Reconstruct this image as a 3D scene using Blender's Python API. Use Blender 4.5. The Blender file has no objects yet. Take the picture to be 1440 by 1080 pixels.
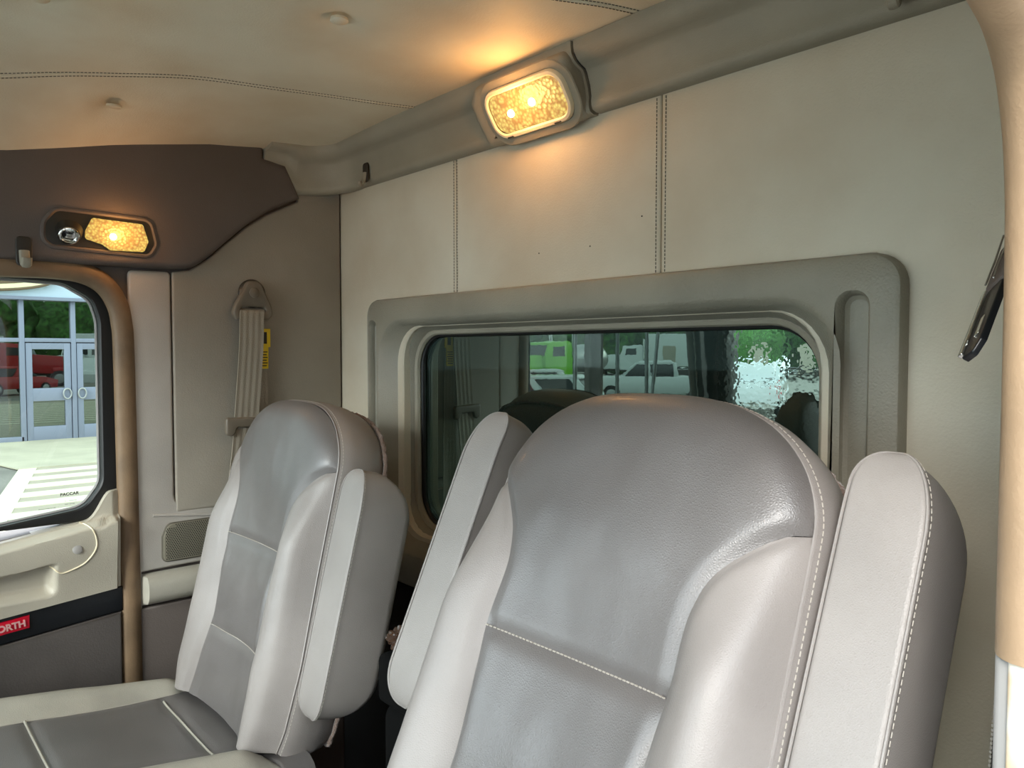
import bpy, bmesh, math, random
from mathutils import Vector, Matrix, noise
from math import sin, cos, pi, radians, sqrt, exp
random.seed(4)
S = bpy.context.scene
COL = S.collection

# ------------------------------------------------------------------ camera, light, exposure
cam = bpy.data.cameras.new('camera'); cam.sensor_width = 36; cam.lens = 1085 / 1440 * 36
cam.clip_start = .01; cam.clip_end = 500
co = bpy.data.objects.new('camera', cam); COL.objects.link(co)
yaw, pit = radians(41.3), radians(2.37)
fwd = Vector((-cos(yaw) * cos(pit), sin(yaw) * cos(pit), -sin(pit)))
co.location = (0, -1, 1.15); co.rotation_euler = fwd.to_track_quat('-Z', 'Y').to_euler()
S.camera = co
W = bpy.data.worlds.new('world'); S.world = W; W.use_nodes = True
bg = W.node_tree.nodes['Background']; bg.inputs[0].default_value = (.86, .94, 1.0, 1); bg.inputs[1].default_value = 2.2
sun = bpy.data.lights.new('sun', 'SUN'); sun.energy = 1.9; sun.angle = radians(30); sun.color = (1, .95, .88)
so = bpy.data.objects.new('sun', sun); COL.objects.link(so)
so.rotation_euler = Vector((-.42, .80, -.36)).to_track_quat('-Z', 'Y').to_euler()
S.view_settings.view_transform = 'Standard'; S.view_settings.look = 'None'
S.view_settings.gamma = 1; S.view_settings.use_curve_mapping = False
S.view_settings.exposure = 1.75
S.cycles.max_bounces = 10; S.cycles.diffuse_bounces = 6

# ------------------------------------------------------------------ materials
def lin(c):
    return tuple(((v / 255) / 12.92 if v / 255 <= .04045 else ((v / 255 + .055) / 1.055) ** 2.4) for v in c) + (1,)
def mat(name, rgb, rough=.5, bump=0, scale=300, kind='noise', mottle=0, mscale=4, metal=0, spec=.5, rgb2=None, coat=0, dist=.002, sheen=0):
    m = bpy.data.materials.new(name); m.use_nodes = True
    nt = m.node_tree; b = nt.nodes['Principled BSDF']; L = nt.links.new
    b.inputs['Base Color'].default_value = lin(rgb); b.inputs['Roughness'].default_value = rough
    b.inputs['Metallic'].default_value = metal; b.inputs['Specular IOR Level'].default_value = spec
    b.inputs['Coat Weight'].default_value = coat; b.inputs['Sheen Weight'].default_value = sheen
    tc = nt.nodes.new('ShaderNodeTexCoord')
    if mottle:
        n = nt.nodes.new('ShaderNodeTexNoise'); n.inputs['Scale'].default_value = mscale; n.inputs['Detail'].default_value = 5
        L(tc.outputs['Object'], n.inputs['Vector'])
        r = nt.nodes.new('ShaderNodeValToRGB'); c2 = rgb2 or tuple(max(0, v * (1 - mottle)) for v in rgb)
        r.color_ramp.elements[0].position = .35; r.color_ramp.elements[1].position = .65
        r.color_ramp.elements[0].color = lin(c2); r.color_ramp.elements[1].color = lin(rgb)
        L(n.outputs['Fac'], r.inputs[0]); L(r.outputs[0], b.inputs['Base Color'])
        mr = nt.nodes.new('ShaderNodeMapRange'); mr.inputs[3].default_value = max(.05, rough - .06); mr.inputs[4].default_value = min(1, rough + .08)
        L(n.outputs['Fac'], mr.inputs[0]); L(mr.outputs[0], b.inputs['Roughness'])
    if bump:
        bp = nt.nodes.new('ShaderNodeBump'); bp.inputs['Strength'].default_value = bump; bp.inputs['Distance'].default_value = dist
        if kind == 'voronoi':
            t = nt.nodes.new('ShaderNodeTexVoronoi'); t.feature = 'DISTANCE_TO_EDGE'; out = t.outputs['Distance']
        else:
            t = nt.nodes.new('ShaderNodeTexNoise'); t.inputs['Detail'].default_value = 3; out = t.outputs['Fac']
        t.inputs['Scale'].default_value = scale
        L(tc.outputs['Object'], t.inputs['Vector']); L(out, bp.inputs['Height']); L(bp.outputs[0], b.inputs['Normal'])
    return m
def emit(name, rgb, strength, scale=90):
    m = bpy.data.materials.new(name); m.use_nodes = True; nt = m.node_tree; L = nt.links.new
    b = nt.nodes['Principled BSDF']; b.inputs['Base Color'].default_value = lin((96, 76, 44)); b.inputs['Roughness'].default_value = .2
    tc = nt.nodes.new('ShaderNodeTexCoord'); v = nt.nodes.new('ShaderNodeTexVoronoi'); v.inputs['Scale'].default_value = scale
    L(tc.outputs['Object'], v.inputs['Vector'])
    r = nt.nodes.new('ShaderNodeValToRGB'); r.color_ramp.elements[0].position = .05; r.color_ramp.elements[1].position = .75
    r.color_ramp.elements[0].color = lin(tuple(min(255, c * 1.25) for c in rgb)); r.color_ramp.elements[1].color = lin(tuple(c * .72 for c in rgb))
    L(v.outputs['Distance'], r.inputs[0]); L(r.outputs[0], b.inputs['Emission Color']); b.inputs['Emission Strength'].default_value = strength
    bp = nt.nodes.new('ShaderNodeBump'); bp.inputs['Strength'].default_value = .6; bp.inputs['Distance'].default_value = .002
    L(v.outputs['Distance'], bp.inputs['Height']); L(bp.outputs[0], b.inputs['Normal'])
    return m
def bulb(name, rgb, s):
    m = bpy.data.materials.new(name); m.use_nodes = True; b = m.node_tree.nodes['Principled BSDF']
    b.inputs['Base Color'].default_value = lin(rgb); b.inputs['Emission Color'].default_value = lin(rgb); b.inputs['Emission Strength'].default_value = s
    return m
def glass(name, tint, trans, refl=1.5, ripple=False, boost=1.0):
    m = bpy.data.materials.new(name); m.use_nodes = True; nt = m.node_tree; L = nt.links.new
    for n in list(nt.nodes): nt.nodes.remove(n)
    o = nt.nodes.new('ShaderNodeOutputMaterial'); mx = nt.nodes.new('ShaderNodeMixShader')
    t = nt.nodes.new('ShaderNodeBsdfTransparent'); g = nt.nodes.new('ShaderNodeBsdfGlossy'); fr = nt.nodes.new('ShaderNodeFresnel')
    fr.inputs['IOR'].default_value = refl; g.inputs['Roughness'].default_value = 0.0
    c = lin(tint); t.inputs[0].default_value = tuple(v * trans for v in c[:3]) + (1,)
    g.inputs[0].default_value = (boost, boost, boost, 1) if not isinstance(boost, tuple) else boost + (1,)
    L(fr.outputs[0], mx.inputs[0]); L(t.outputs[0], mx.inputs[1]); L(g.outputs[0], mx.inputs[2]); L(mx.outputs[0], o.inputs[0])
    if ripple:
        tc = nt.nodes.new('ShaderNodeTexCoord'); n = nt.nodes.new('ShaderNodeTexNoise'); n.inputs['Scale'].default_value = 120; n.inputs['Detail'].default_value = 1
        sx = nt.nodes.new('ShaderNodeSeparateXYZ'); mr = nt.nodes.new('ShaderNodeMapRange')
        mr.inputs[1].default_value = -.74; mr.inputs[2].default_value = -.69; mr.inputs[3].default_value = 0.004; mr.inputs[4].default_value = .045
        L(tc.outputs['Object'], n.inputs['Vector']); L(tc.outputs['Object'], sx.inputs[0]); L(sx.outputs[0], mr.inputs[0])
        bp = nt.nodes.new('ShaderNodeBump'); bp.inputs['Distance'].default_value = .0012
        L(mr.outputs[0], bp.inputs['Strength']); L(n.outputs['Fac'], bp.inputs['Height']); L(bp.outputs[0], g.inputs['Normal'])
    return m

M = dict(
 wall=mat('wall_vinyl', (212, 206, 188), .55, .3, 300, mottle=.10, mscale=3.2, rgb2=(196, 184, 162), spec=.35),
 ceil=mat('headliner_vinyl', (228, 222, 202), .55, .25, 300, mottle=.10, mscale=4, rgb2=(212, 198, 172), spec=.35),
 side=mat('side_vinyl', (150, 143, 131), .55, .25, 420, mottle=.08, mscale=4, spec=.35),
 header=mat('header_vinyl', (104, 95, 90), .6, .25, 420, mottle=.08, mscale=4, spec=.3),
 trim=mat('trim_plastic', (158, 152, 136), .5, .3, 600, mottle=.06, mscale=9, spec=.4),
 surround=mat('window_surround_plastic', (150, 145, 130), .45, .6, 200, kind='voronoi', mottle=.1, mscale=6, spec=.45, dist=.0012),
 pillar=mat('pillar_plastic', (184, 178, 170), .55, .3, 500, mottle=.08, mscale=6),
 frame=mat('door_opening_trim', (132, 108, 82), .55, .2, 300, mottle=.16, mscale=12),
 nearframe=mat('near_pillar_trim', (178, 150, 120), .5, .2, 300, mottle=.1, mscale=10),
 door=mat('door_plastic', (186, 179, 163), .45, .25, 500, mottle=.06, mscale=6),
 doorlow=mat('door_lower_vinyl', (92, 86, 83), .6, .3, 300, mottle=.15, mscale=9),
 black=mat('black_rubber', (14, 15, 16), .5), blackgloss=mat('black_stripe_plastic', (16, 20, 25), .3),
 gap=mat('dark_gap', (22, 20, 18), .8), blackened=mat('dark_lining', (26, 25, 25), .95, .6, 500),
 leather=mat('light_leather', (146, 139, 135), .42, .35, 450, kind='voronoi', mottle=.07, mscale=7, dist=.0009, spec=.5),
 insert=mat('charcoal_leather', (105, 100, 98), .42, .4, 420, kind='voronoi', mottle=.10, mscale=6, dist=.0009, spec=1.0, coat=.08),
 arm=mat('armrest_leather', (147, 141, 137), .42, .35, 480, kind='voronoi', mottle=.07, mscale=8, dist=.0009),
 worn=mat('worn_leather', (178, 173, 160), .42, .5, 330, kind='voronoi', mottle=.1, mscale=10, dist=.0009),
 thread=mat('pale_thread', (182, 174, 164), .7), thread_dk=mat('dark_thread', (92, 86, 76), .8),
 fuzz=mat('brown_fleece', (120, 100, 90), .95, .9, 400, dist=.004, sheen=.5),
 belt=mat('belt_webbing', (146, 138, 124), .6, .5, 500), belt_rib=mat('belt_webbing_rib', (150, 143, 130), .6),
 hard=mat('belt_plastic', (112, 103, 90), .4), dark=mat('dark_plastic', (48, 44, 38), .4),
 yellow=mat('yellow_label', (226, 196, 40), .5), ink=mat('label_ink', (40, 36, 24), .6),
 chrome=mat('chrome', (220, 222, 220), .12, metal=1), red=mat('red_enamel', (196, 16, 44), .2, coat=.6), redmetal=mat('badge_metal', (236, 176, 176), .2, metal=.3),
 grille=mat('speaker_grille', (124, 119, 104), .6), grille_hole=mat('grille_rim', (88, 83, 72), .7),
 warmlens=emit('lit_lens', (255, 190, 104), .30, 150), warmlens2=emit('lit_map_lens', (255, 184, 92), .30, 190),
 bulb=bulb('hot_bulb', (255, 236, 170), 1.6), lensrim=mat('lens_rim', (238, 226, 196), .3),
 greydisc=mat('grey_plug', (160, 156, 152), .5), floor=mat('rubber_floor', (30, 30, 30), .8, .3, 60),
 doorglass=glass('door_glass', (238, 255, 246), .27), rearglass=glass('tinted_rear_glass', (120, 150, 140), .012, 2.8, True, (.70, .90, .80)),
 screen=glass('windscreen_glass', (242, 251, 252), .98),
 storeglass=glass('storefront_glass', (150, 190, 180), .25, 3.2, boost=(.62, .72, .66)),
 printing=mat('glass_print', (70, 70, 66), .6),
 concrete=mat('concrete', (206, 200, 178), .85, .3, 40, mottle=.08, mscale=1.3), asphalt=mat('asphalt', (150, 147, 140), .9, .5, 60, mottle=.14, mscale=.8),
 walk=mat('paved_lane', (186, 176, 158), .85, .3, 40, mottle=.06, mscale=2), paint=mat('road_paint', (236, 232, 208), .7),
 alu=mat('storefront_aluminium', (138, 146, 168), .4, metal=.2), fascia=mat('fascia_panel', (186, 206, 226), .5), bwall=mat('store_inside', (60, 64, 66), .8),
 cream=mat('sign_cream', (246, 238, 200), .5), brown=mat('sign_rim', (110, 92, 70), .5),
 white=mat('white_paint', (232, 236, 238), .25, coat=.4), redp=mat('red_paint', (190, 26, 34), .25, coat=.4), greenp=mat('lime_paint', (120, 200, 40), .3),
 darkglass=mat('vehicle_glass', (20, 26, 30), .08), tyre=mat('tyre', (22, 22, 22), .8), steel=mat('steel', (180, 182, 184), .3, metal=.8),
 leaf=mat('foliage', (96, 150, 72), .8, mottle=.5, mscale=2.5), bark=mat('bark', (78, 62, 46), .9), orange=mat('orange_cone', (235, 96, 30), .5),
 rust=mat('rusted_paint', (232, 228, 218), .5, .4, 40, mottle=1, mscale=22, rgb2=(196, 150, 60)), jamb=mat('grey_jamb', (150, 148, 146), .5),
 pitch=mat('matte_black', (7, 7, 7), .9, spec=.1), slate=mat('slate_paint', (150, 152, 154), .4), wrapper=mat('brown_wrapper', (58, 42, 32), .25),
)

# ------------------------------------------------------------------ helpers
def obj(name, bm, m, parent=None, sharp=40, kind=None, label=None, smooth=True):
    me = bpy.data.meshes.new(name)
    if isinstance(bm, bmesh.types.BMesh):
        bmesh.ops.recalc_face_normals(bm, faces=bm.faces); bm.to_mesh(me); bm.free()
    else: me = bm
    if m: me.materials.append(m)
    if smooth:
        me.polygons.foreach_set('use_smooth', [True] * len(me.polygons)); me.set_sharp_from_angle(angle=radians(sharp))
    o = bpy.data.objects.new(name, me); COL.objects.link(o)
    if parent: o.parent = parent
    if kind: o['kind'] = kind
    if label: o['label'] = label
    return o
def tag(o, label, cat, group=None):
    o['label'] = label; o['category'] = cat
    if group: o['group'] = group
    return o
def thing(name, label, cat, loc=(0, 0, 0), group=None):
    o = bpy.data.objects.new(name, None); COL.objects.link(o); o.location = loc; o.empty_display_size = .1
    return tag(o, label, cat, group)
def localize(root):
    # children were modelled in world coordinates: keep them there though the Empty stands at the thing's base
    bpy.context.view_layer.update()
    for c in root.children:
        if not c.get('_ok'): c.matrix_parent_inverse = root.matrix_world.inverted()
def fillet(pts, r, n=6):
    out = []; N = len(pts); P = [Vector(p) for p in pts]
    for i in range(N):
        a, b, c = P[i - 1], P[i], P[(i + 1) % N]
        rr = r[i] if isinstance(r, (list, tuple)) else r
        u = (a - b); v = (c - b); lu, lv = u.length, v.length; u.normalize(); v.normalize()
        ang = u.angle(v)
        if rr <= 0 or ang > 3.0: out.append(b); continue
        t = min(rr / math.tan(ang / 2), lu * .48, lv * .48); rr = t * math.tan(ang / 2)
        p0 = b + u * t; p1 = b + v * t; cen = b + (u + v).normalized() * (rr / sin(ang / 2))
        a0 = p0 - cen; a1 = p1 - cen; th = a0.angle_signed(a1)
        for k in range(n + 1):
            q = a0.copy(); q.rotate(Matrix.Rotation(-th * k / n, 2)); out.append(cen + q)
    return out
def rrect(x0, x1, z0, z1, r, n=6): return fillet([(x0, z0), (x1, z0), (x1, z1), (x0, z1)], r, n)
def area(P): return .5 * sum(P[i - 1][0] * P[i][1] - P[i][0] * P[i - 1][1] for i in range(len(P)))
def inset(P, d):
    P = [Vector(p) for p in P]; N = len(P); s = 1 if area(P) > 0 else -1; out = []
    for i in range(N):
        a, b, c = P[i - 1], P[i], P[(i + 1) % N]
        e1 = (b - a); e2 = (c - b)
        if e1.length < 1e-9 or e2.length < 1e-9: out.append(b); continue
        e1.normalize(); e2.normalize(); n1 = Vector((-e1.y, e1.x)) * s; n2 = Vector((-e2.y, e2.x)) * s
        m = (n1 + n2)
        if m.length < 1e-6: out.append(b + n1 * d); continue
        m.normalize(); k = max(.4, m.dot(n1)); out.append(b + m * (d / k))
    return out
def resample(pts, n, closed=False):
    P = [Vector(p) for p in pts]
    if closed: P = P + [P[0]]
    L = [0]
    for i in range(1, len(P)): L.append(L[-1] + (P[i] - P[i - 1]).length)
    out = []; j = 0; m = n if closed else n - 1
    for k in range(n):
        s = L[-1] * k / m
        while j < len(L) - 2 and L[j + 1] < s: j += 1
        t = (s - L[j]) / max(1e-9, L[j + 1] - L[j]); out.append(P[j].lerp(P[j + 1], min(1, t)))
    return out
def catmull(pts, n=8, closed=False):
    P = [Vector(p) for p in pts]; N = len(P); out = []
    rng = range(N) if closed else range(N - 1)
    for i in rng:
        if closed: p0, p1, p2, p3 = P[i - 1], P[i], P[(i + 1) % N], P[(i + 2) % N]
        else:
            p1, p2 = P[i], P[i + 1]; p0 = P[i - 1] if i else p1 * 2 - p2; p3 = P[i + 2] if i + 2 < N else p2 * 2 - p1
        for k in range(n):
            t = k / n; out.append(.5 * ((2 * p1) + (p2 - p0) * t + (2 * p0 - 5 * p1 + 4 * p2 - p3) * t * t + (3 * p1 - p0 - 3 * p2 + p3) * t ** 3))
    if not closed: out.append(P[-1])
    return out
def loft(bm, rings, closed=True, cap0=False, cap1=False):
    vs = [[bm.verts.new(p) for p in r] for r in rings]
    for a, b in zip(vs, vs[1:]):
        n = len(a)
        for i in range(n if closed else n - 1):
            j = (i + 1) % n
            try: bm.faces.new((a[i], a[j], b[j], b[i]))
            except ValueError: pass
    for flag, r in ((cap0, vs[0]), (cap1, vs[-1])):
        if flag: fillcap(bm, [r])
    return vs
def fillcap(bm, loops):
    ed = []
    for r in loops:
        for i in range(len(r)):
            e = bm.edges.get((r[i - 1], r[i])) or bm.edges.new((r[i - 1], r[i])); ed.append(e)
    bmesh.ops.triangle_fill(bm, edges=ed, use_beauty=True)
def back(y0=0):   return lambda p, d: Vector((p[0], y0 - d, p[1]))
def side(x0=-1.82): return lambda p, d: Vector((x0 + d, p[0], p[1]))
def pad(bm, outline, to3, h, r, base=0, holes=(), hr=.003):
    """plate with a rounded front edge; holes are 2D loops with walls back to the base"""
    n = 4; rings = [[to3(p, base) for p in outline]]
    for k in range(n + 1):
        a = k / n * pi / 2; q = inset(outline, r * (1 - cos(a))); rings.append([to3(p, base + h - r + r * sin(a)) for p in q])
    vs = loft(bm, rings); caps = [vs[-1]]
    for hl in holes:
        hr_ = [[to3(p, base + h) for p in inset(hl, -hr)], [to3(p, base + h - hr) for p in hl], [to3(p, base) for p in hl]]
        hv = loft(bm, hr_); caps.append(hv[0])
    fillcap(bm, caps)
def slab(bm, lo, hi, r=0):
    v = bmesh.ops.create_cube(bm, size=1)['verts']
    for q in v: q.co = Vector([(lo[i] + hi[i]) / 2 + q.co[i] * (hi[i] - lo[i]) for i in range(3)])
    if r: bmesh.ops.bevel(bm, geom=list({e for q in v for e in q.link_edges}), offset=r, segments=3, profile=.5, affect='EDGES')
def box(name, lo, hi, m, parent=None, r=0, **k):
    bm = bmesh.new(); slab(bm, lo, hi, r); return obj(name, bm, m, parent, **k)
def tube(bm, pts, r, n=8, closed=False, flat=1, up=None, cap=True):
    P = [Vector(p) for p in pts]; N = len(P); rings = []
    prev = None
    for i in range(N):
        t = (P[(i + 1) % N] - P[i - 1]) if closed else (P[min(N - 1, i + 1)] - P[max(0, i - 1)])
        if t.length < 1e-9: t = Vector((0, 0, 1))
        t.normalize(); u = Vector(up) if up else (prev if prev is not None else (Vector((0, 0, 1)) if abs(t.z) < .9 else Vector((1, 0, 0))))
        u = (u - t * u.dot(t)).normalized(); prev = u; w = t.cross(u); rr = r[i] if isinstance(r, (list, tuple)) else r
        rings.append([P[i] + u * (rr * cos(2 * pi * k / n)) + w * (rr * flat * sin(2 * pi * k / n)) for k in range(n)])
    if closed: rings.append(rings[0])
    vs = loft(bm, rings)
    if closed: bmesh.ops.remove_doubles(bm, verts=bm.verts, dist=1e-6)
    elif cap:
        for r_ in (vs[0], vs[-1]): 
            try: bm.faces.new(r_)
            except ValueError: pass
def stitch(name, pts, m, parent, step=.0062, ln=.0042, r=.0007, off=None):
    """a row of raised thread stitches along a line, one mesh"""
    P = [Vector(p) for p in pts]; tot = sum((P[i] - P[i - 1]).length for i in range(1, len(P)))
    n = max(2, int(tot / step)); Q = resample(P, n + 1); bm = bmesh.new()
    for i in range(n):
        a, b = Q[i], Q[i].lerp(Q[i + 1], ln / step); t = (b - a)
        if t.length < 1e-6: continue
        t.normalize(); u = t.cross(Vector((.3, .5, .8))).normalized(); w = t.cross(u)
        rr = [[c + (u * cos(k * pi / 2) + w * sin(k * pi / 2)) * r for k in range(4)] for c in (a, b)]
        vs = loft(bm, rr); bm.faces.new(vs[0]); bm.faces.new(vs[1])
    return obj(name, bm, m, parent, smooth=False, kind='stuff')
def grid(bm, rows, closed=False): return loft(bm, rows, closed=closed)
def disc(bm, c, nrm, r, h, n=24, r2=None):
    nrm = Vector(nrm).normalized(); u = nrm.orthogonal().normalized(); w = nrm.cross(u); c = Vector(c); r2 = r2 or r
    R = [[c + (u * cos(2 * pi * k / n) + w * sin(2 * pi * k / n)) * q + nrm * hh for k in range(n)] for q, hh in ((r, 0), (r2, h * .7), (r2 * .82, h), (r2 * .01, h * 1.05))]
    loft(bm, R, cap0=True)
def text_mesh(s, size, depth, align='LEFT', bold=0, spacing=1):
    cu = bpy.data.curves.new('t', 'FONT'); cu.body = s; cu.size = size; cu.extrude = depth; cu.offset = bold; cu.align_x = align; cu.space_character = spacing
    o = bpy.data.objects.new('t', cu); COL.objects.link(o); dg = bpy.context.evaluated_depsgraph_get()
    me = bpy.data.meshes.new_from_object(o.evaluated_get(dg)); bpy.data.objects.remove(o); bpy.data.curves.remove(cu); return me
def smooth01(t): t = max(0, min(1, t)); return t * t * (3 - 2 * t)
def interp(x, xs, ys):
    if x <= xs[0]: return ys[0]
    for i in range(1, len(xs)):
        if x <= xs[i]: return ys[i - 1] + (ys[i] - ys[i - 1]) * (x - xs[i - 1]) / (xs[i] - xs[i - 1])
    return ys[-1]
XF = -1.82      # inner face of the far side wall
FRONT = -1.66   # windscreen end of the cab
NX = -.14       # plane of the near door opening

# ================================================================== SETTING: cab shell
# back wall plate with the window hole
GX0, GX1, GZ0, GZ1 = -1.512, -.530, .748, 1.188
bm = bmesh.new()
pad(bm, [(XF - .05, -.02), (NX + .02, -.02), (NX + .02, 1.72), (XF - .05, 1.72)], back(.075), .07, .002, holes=[rrect(GX0 - .02, GX1 + .02, GZ0 - .02, GZ1 + .02, .08)])
wb = obj('wall_back', bm, M['wall']); wb['kind'] = 'structure'
def upad(name, outline, to3, m, parent, h=.010, r=.007, sharp=50, holes=(), label=None):
    bm = bmesh.new(); pad(bm, outline, to3, h, r, holes=holes); return obj(name, bm, m, parent, sharp, label=label)
SA, SB = -1.318, -.777
upad('upholstery_panel', fillet([(-1.815, .60), (-1.62, .60), (-1.62, 1.245), (SA - .001, 1.245), (SA - .001, 1.60), (-1.815, 1.60)], .002, 2), back(.005), M['wall'], wb, h=.006, r=.0028)
upad('upholstery_panel', fillet([(SA + .001, 1.245), (SB - .001, 1.245), (SB - .001, 1.60), (SA + .001, 1.60)], .002, 2), back(.005), M['wall'], wb, h=.006, r=.0028)
upad('upholstery_panel', fillet([(SB + .001, 1.245), (-.43, 1.245), (-.43, .60), (NX, .60), (NX, 1.60), (SB + .001, 1.60)], .002, 2), back(.005), M['wall'], wb, h=.006, r=.0028)
upad('dark_panel', [(-1.815, -.0), (NX, 0), (NX, .60), (-1.815, .60)], back(.005), M['blackened'], wb, label='lining made near-black to darken the space low behind the seats')  # made-up near-black lining, its colour keeps the space behind the seats dark
for sx in (SA - .0055, SA + .0055, SB - .009, SB + .009):
    stitch('seam_stitching', [(sx, -.0014, z) for z in (1.278, 1.4, 1.557)], M['thread_dk'], wb, r=.0009)
# small dark specks on the vinyl
for x, z in ((-1.06, 1.335), (-.93, 1.335), (-.815, 1.372)):
    bm = bmesh.new(); disc(bm, (x, -.0012, z), (0, -1, 0), .0013, .0008, 8); obj('mark', bm, M['gap'], wb)

# rear window
w1 = bpy.data.objects.new('window_1', None); COL.objects.link(w1); w1['kind'] = 'structure'
FX0, FX1, FZ0, FZ1 = -1.650, -.394, .612, 1.275
n_ = 8
outer = rrect(FX0, FX1, FZ0, FZ1, .042, n_)
open1 = rrect(-1.592, -.474, .690, 1.222, .088, n_)
B = back(0)
bm = bmesh.new()
rings = [[B(p, 0) for p in outer], [B(p, .016) for p in outer], [B(p, .022) for p in inset(outer, .003)], [B(p, .025) for p in inset(outer, .009)]]
vs = loft(bm, rings)
def slot(x0, x1, z0, z1):
    s = rrect(x0, x1, z0, z1, (x1 - x0) * .46, 6)
    a = [[B(p, .025) for p in inset(s, -.003)], [B(p, .022) for p in s], [B(p, .008) for p in inset(s, .003)], [B(p, .004) for p in inset(s, .008)]]
    v = loft(bm, a); fillcap(bm, [v[-1]]); return v[0]
sl = [slot(-.4745, -.4345, .68, 1.226), slot(-1.638, -1.604, .68, 1.224)]
o1 = [[B(p, .025) for p in inset(open1, -.006)], [B(p, .0225) for p in open1], [B(p, .012) for p in inset(open1, .008)]]
# walls slope back to the seal bead
tgt = rrect(GX0 - .012, GX1 + .012, GZ0 - .012, GZ1 + .012, .088, n_)
o1 += [[B(a.lerp(b, t), d) for a, b in zip(open1, tgt)] for t, d in ((.45, 0.0), (.8, -.018), (.97, -.033), (1.0, -.042))]
ov = loft(bm, o1); fillcap(bm, [vs[-1], ov[0]] + sl)
obj('window_surround', bm, M['surround'], w1, 35)
bm = bmesh.new(); g0 = rrect(GX0, GX1, GZ0, GZ1, .075, n_)
tube(bm, [B(p, -.040) for p in inset(g0, -.010)], .0085, 8, closed=True); obj('window_bead', bm, M['trim'], w1)
bm = bmesh.new(); tube(bm, [B(p, -.050) for p in inset(g0, -.002)], .006, 8, closed=True); obj('window_seal', bm, M['black'], w1)
bm = bmesh.new(); v0 = [bm.verts.new(B(p, -.056)) for p in inset(g0, -.008)]; bm.faces.new(v0)
obj('window_pane', bm, M['rearglass'], w1, smooth=False)

# far side wall plate with window hole; door set in it
WIN = [(-1.54, .80), (-.76, .80), (-.607, .818), (-.572, .867), (-.571, 1.218), (-.585, 1.263), (-.637, 1.294), (-.749, 1.298), (-1.48, 1.275)]
win = fillet(WIN, [.05, .2, .05, .05, .1, .04, .05, .1, .05], 5)
bm = bmesh.new(); pad(bm, [(FRONT, -.02), (.05, -.02), (.05, 1.72), (FRONT, 1.72)], side(XF - .09), .085, .002, holes=[inset(win, -.028)])
wl = obj('wall_left', bm, M['header']); wl['kind'] = 'structure'
# header pad above the door
hd = [(FRONT, 1.336), (-.60, 1.332), (-.425, 1.336), (-.385, 1.342), (-.345, 1.370), (-.300, 1.412), (-.255, 1.452), (-.205, 1.487), (-.165, 1.508), (-.121, 1.530), (-.158, 1.606), (-.214, 1.615), (-.214, 1.72), (FRONT, 1.72)]
upad('header_panel', hd[:2] + catmull(hd[2:10], 4) + hd[10:], side(XF), M['header'], wl, h=.030, r=.014)
# rear quarter pad, S-curved top under the header
rq = [(-.4255, .786), (-.004, .786), (-.004, 1.56), (-.12, 1.56), (-.121, 1.524), (-.165, 1.502), (-.205, 1.481), (-.255, 1.446), (-.300, 1.406), (-.345, 1.364), (-.385, 1.336), (-.4255, 1.330)]
upad('quarter_panel', fillet(rq, .006, 3), side(XF), M['side'], wl, h=.0115, r=.005)
# pillar cover and lower quarter trims
upad('pillar_cover', fillet([(-.520, .0), (-.516, 1.328), (-.428, 1.330), (-.428, .800), (-.34, .788), (-.004, .770), (-.004, .665), (-.4, .664), (-.50, .662), (-.50, 0)], [0, .01, .01, .03, 0, 0, 0, .02, 0, 0], 4), side(XF), M['pillar'], wl, h=.010, r=.006)
bm = bmesh.new(); tube(bm, [(XF + .010, -.475 + .1 * t, .786 - .012 * t) for t in (0, .3, .7, 1, 2, 4.6)], .0035, 8); obj('ledge_bead', bm, M['pillar'], wl)
bm = bmesh.new()
rows = []
for k in range(15):
    a = k / 14; z = .586 + .071 * a; d = .034 * (max(0, 1 - abs(2 * a - 1) ** 2.6)) ** .5
    rows.append([Vector((XF + .002 + d * smooth01((y + .505) / .012), y, z)) for y in [-.505, -.502, -.498, -.493, -.44, -.38, -.3, -.2, -.1, -.004]])
grid(bm, rows); obj('padded_strip', bm, M['worn'], wl)
upad('lower_panel', [(-.512, 0), (-.004, 0), (-.004, .582), (-.512, .582)], side(XF), M['header'], wl, h=.012, r=.006)
# door opening trim (brown tube) round the far door
path = [(-.517, .0), (-.517, .5), (-.520, 1.10), (-.524, 1.215), (-.536, 1.262), (-.560, 1.296), (-.60, 1.316), (-.66, 1.322), (-.76, 1.320), (-1.2, 1.312), (-1.58, 1.30)]
bm = bmesh.new(); P = catmull(path, 6); tube(bm, [Vector((XF + .004, p.x - .006, p.y)) for p in P], .0165, 12, flat=1.35, up=(1, 0, 0)); obj('trim_1', bm, M['frame'])['kind'] = 'structure'

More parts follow.
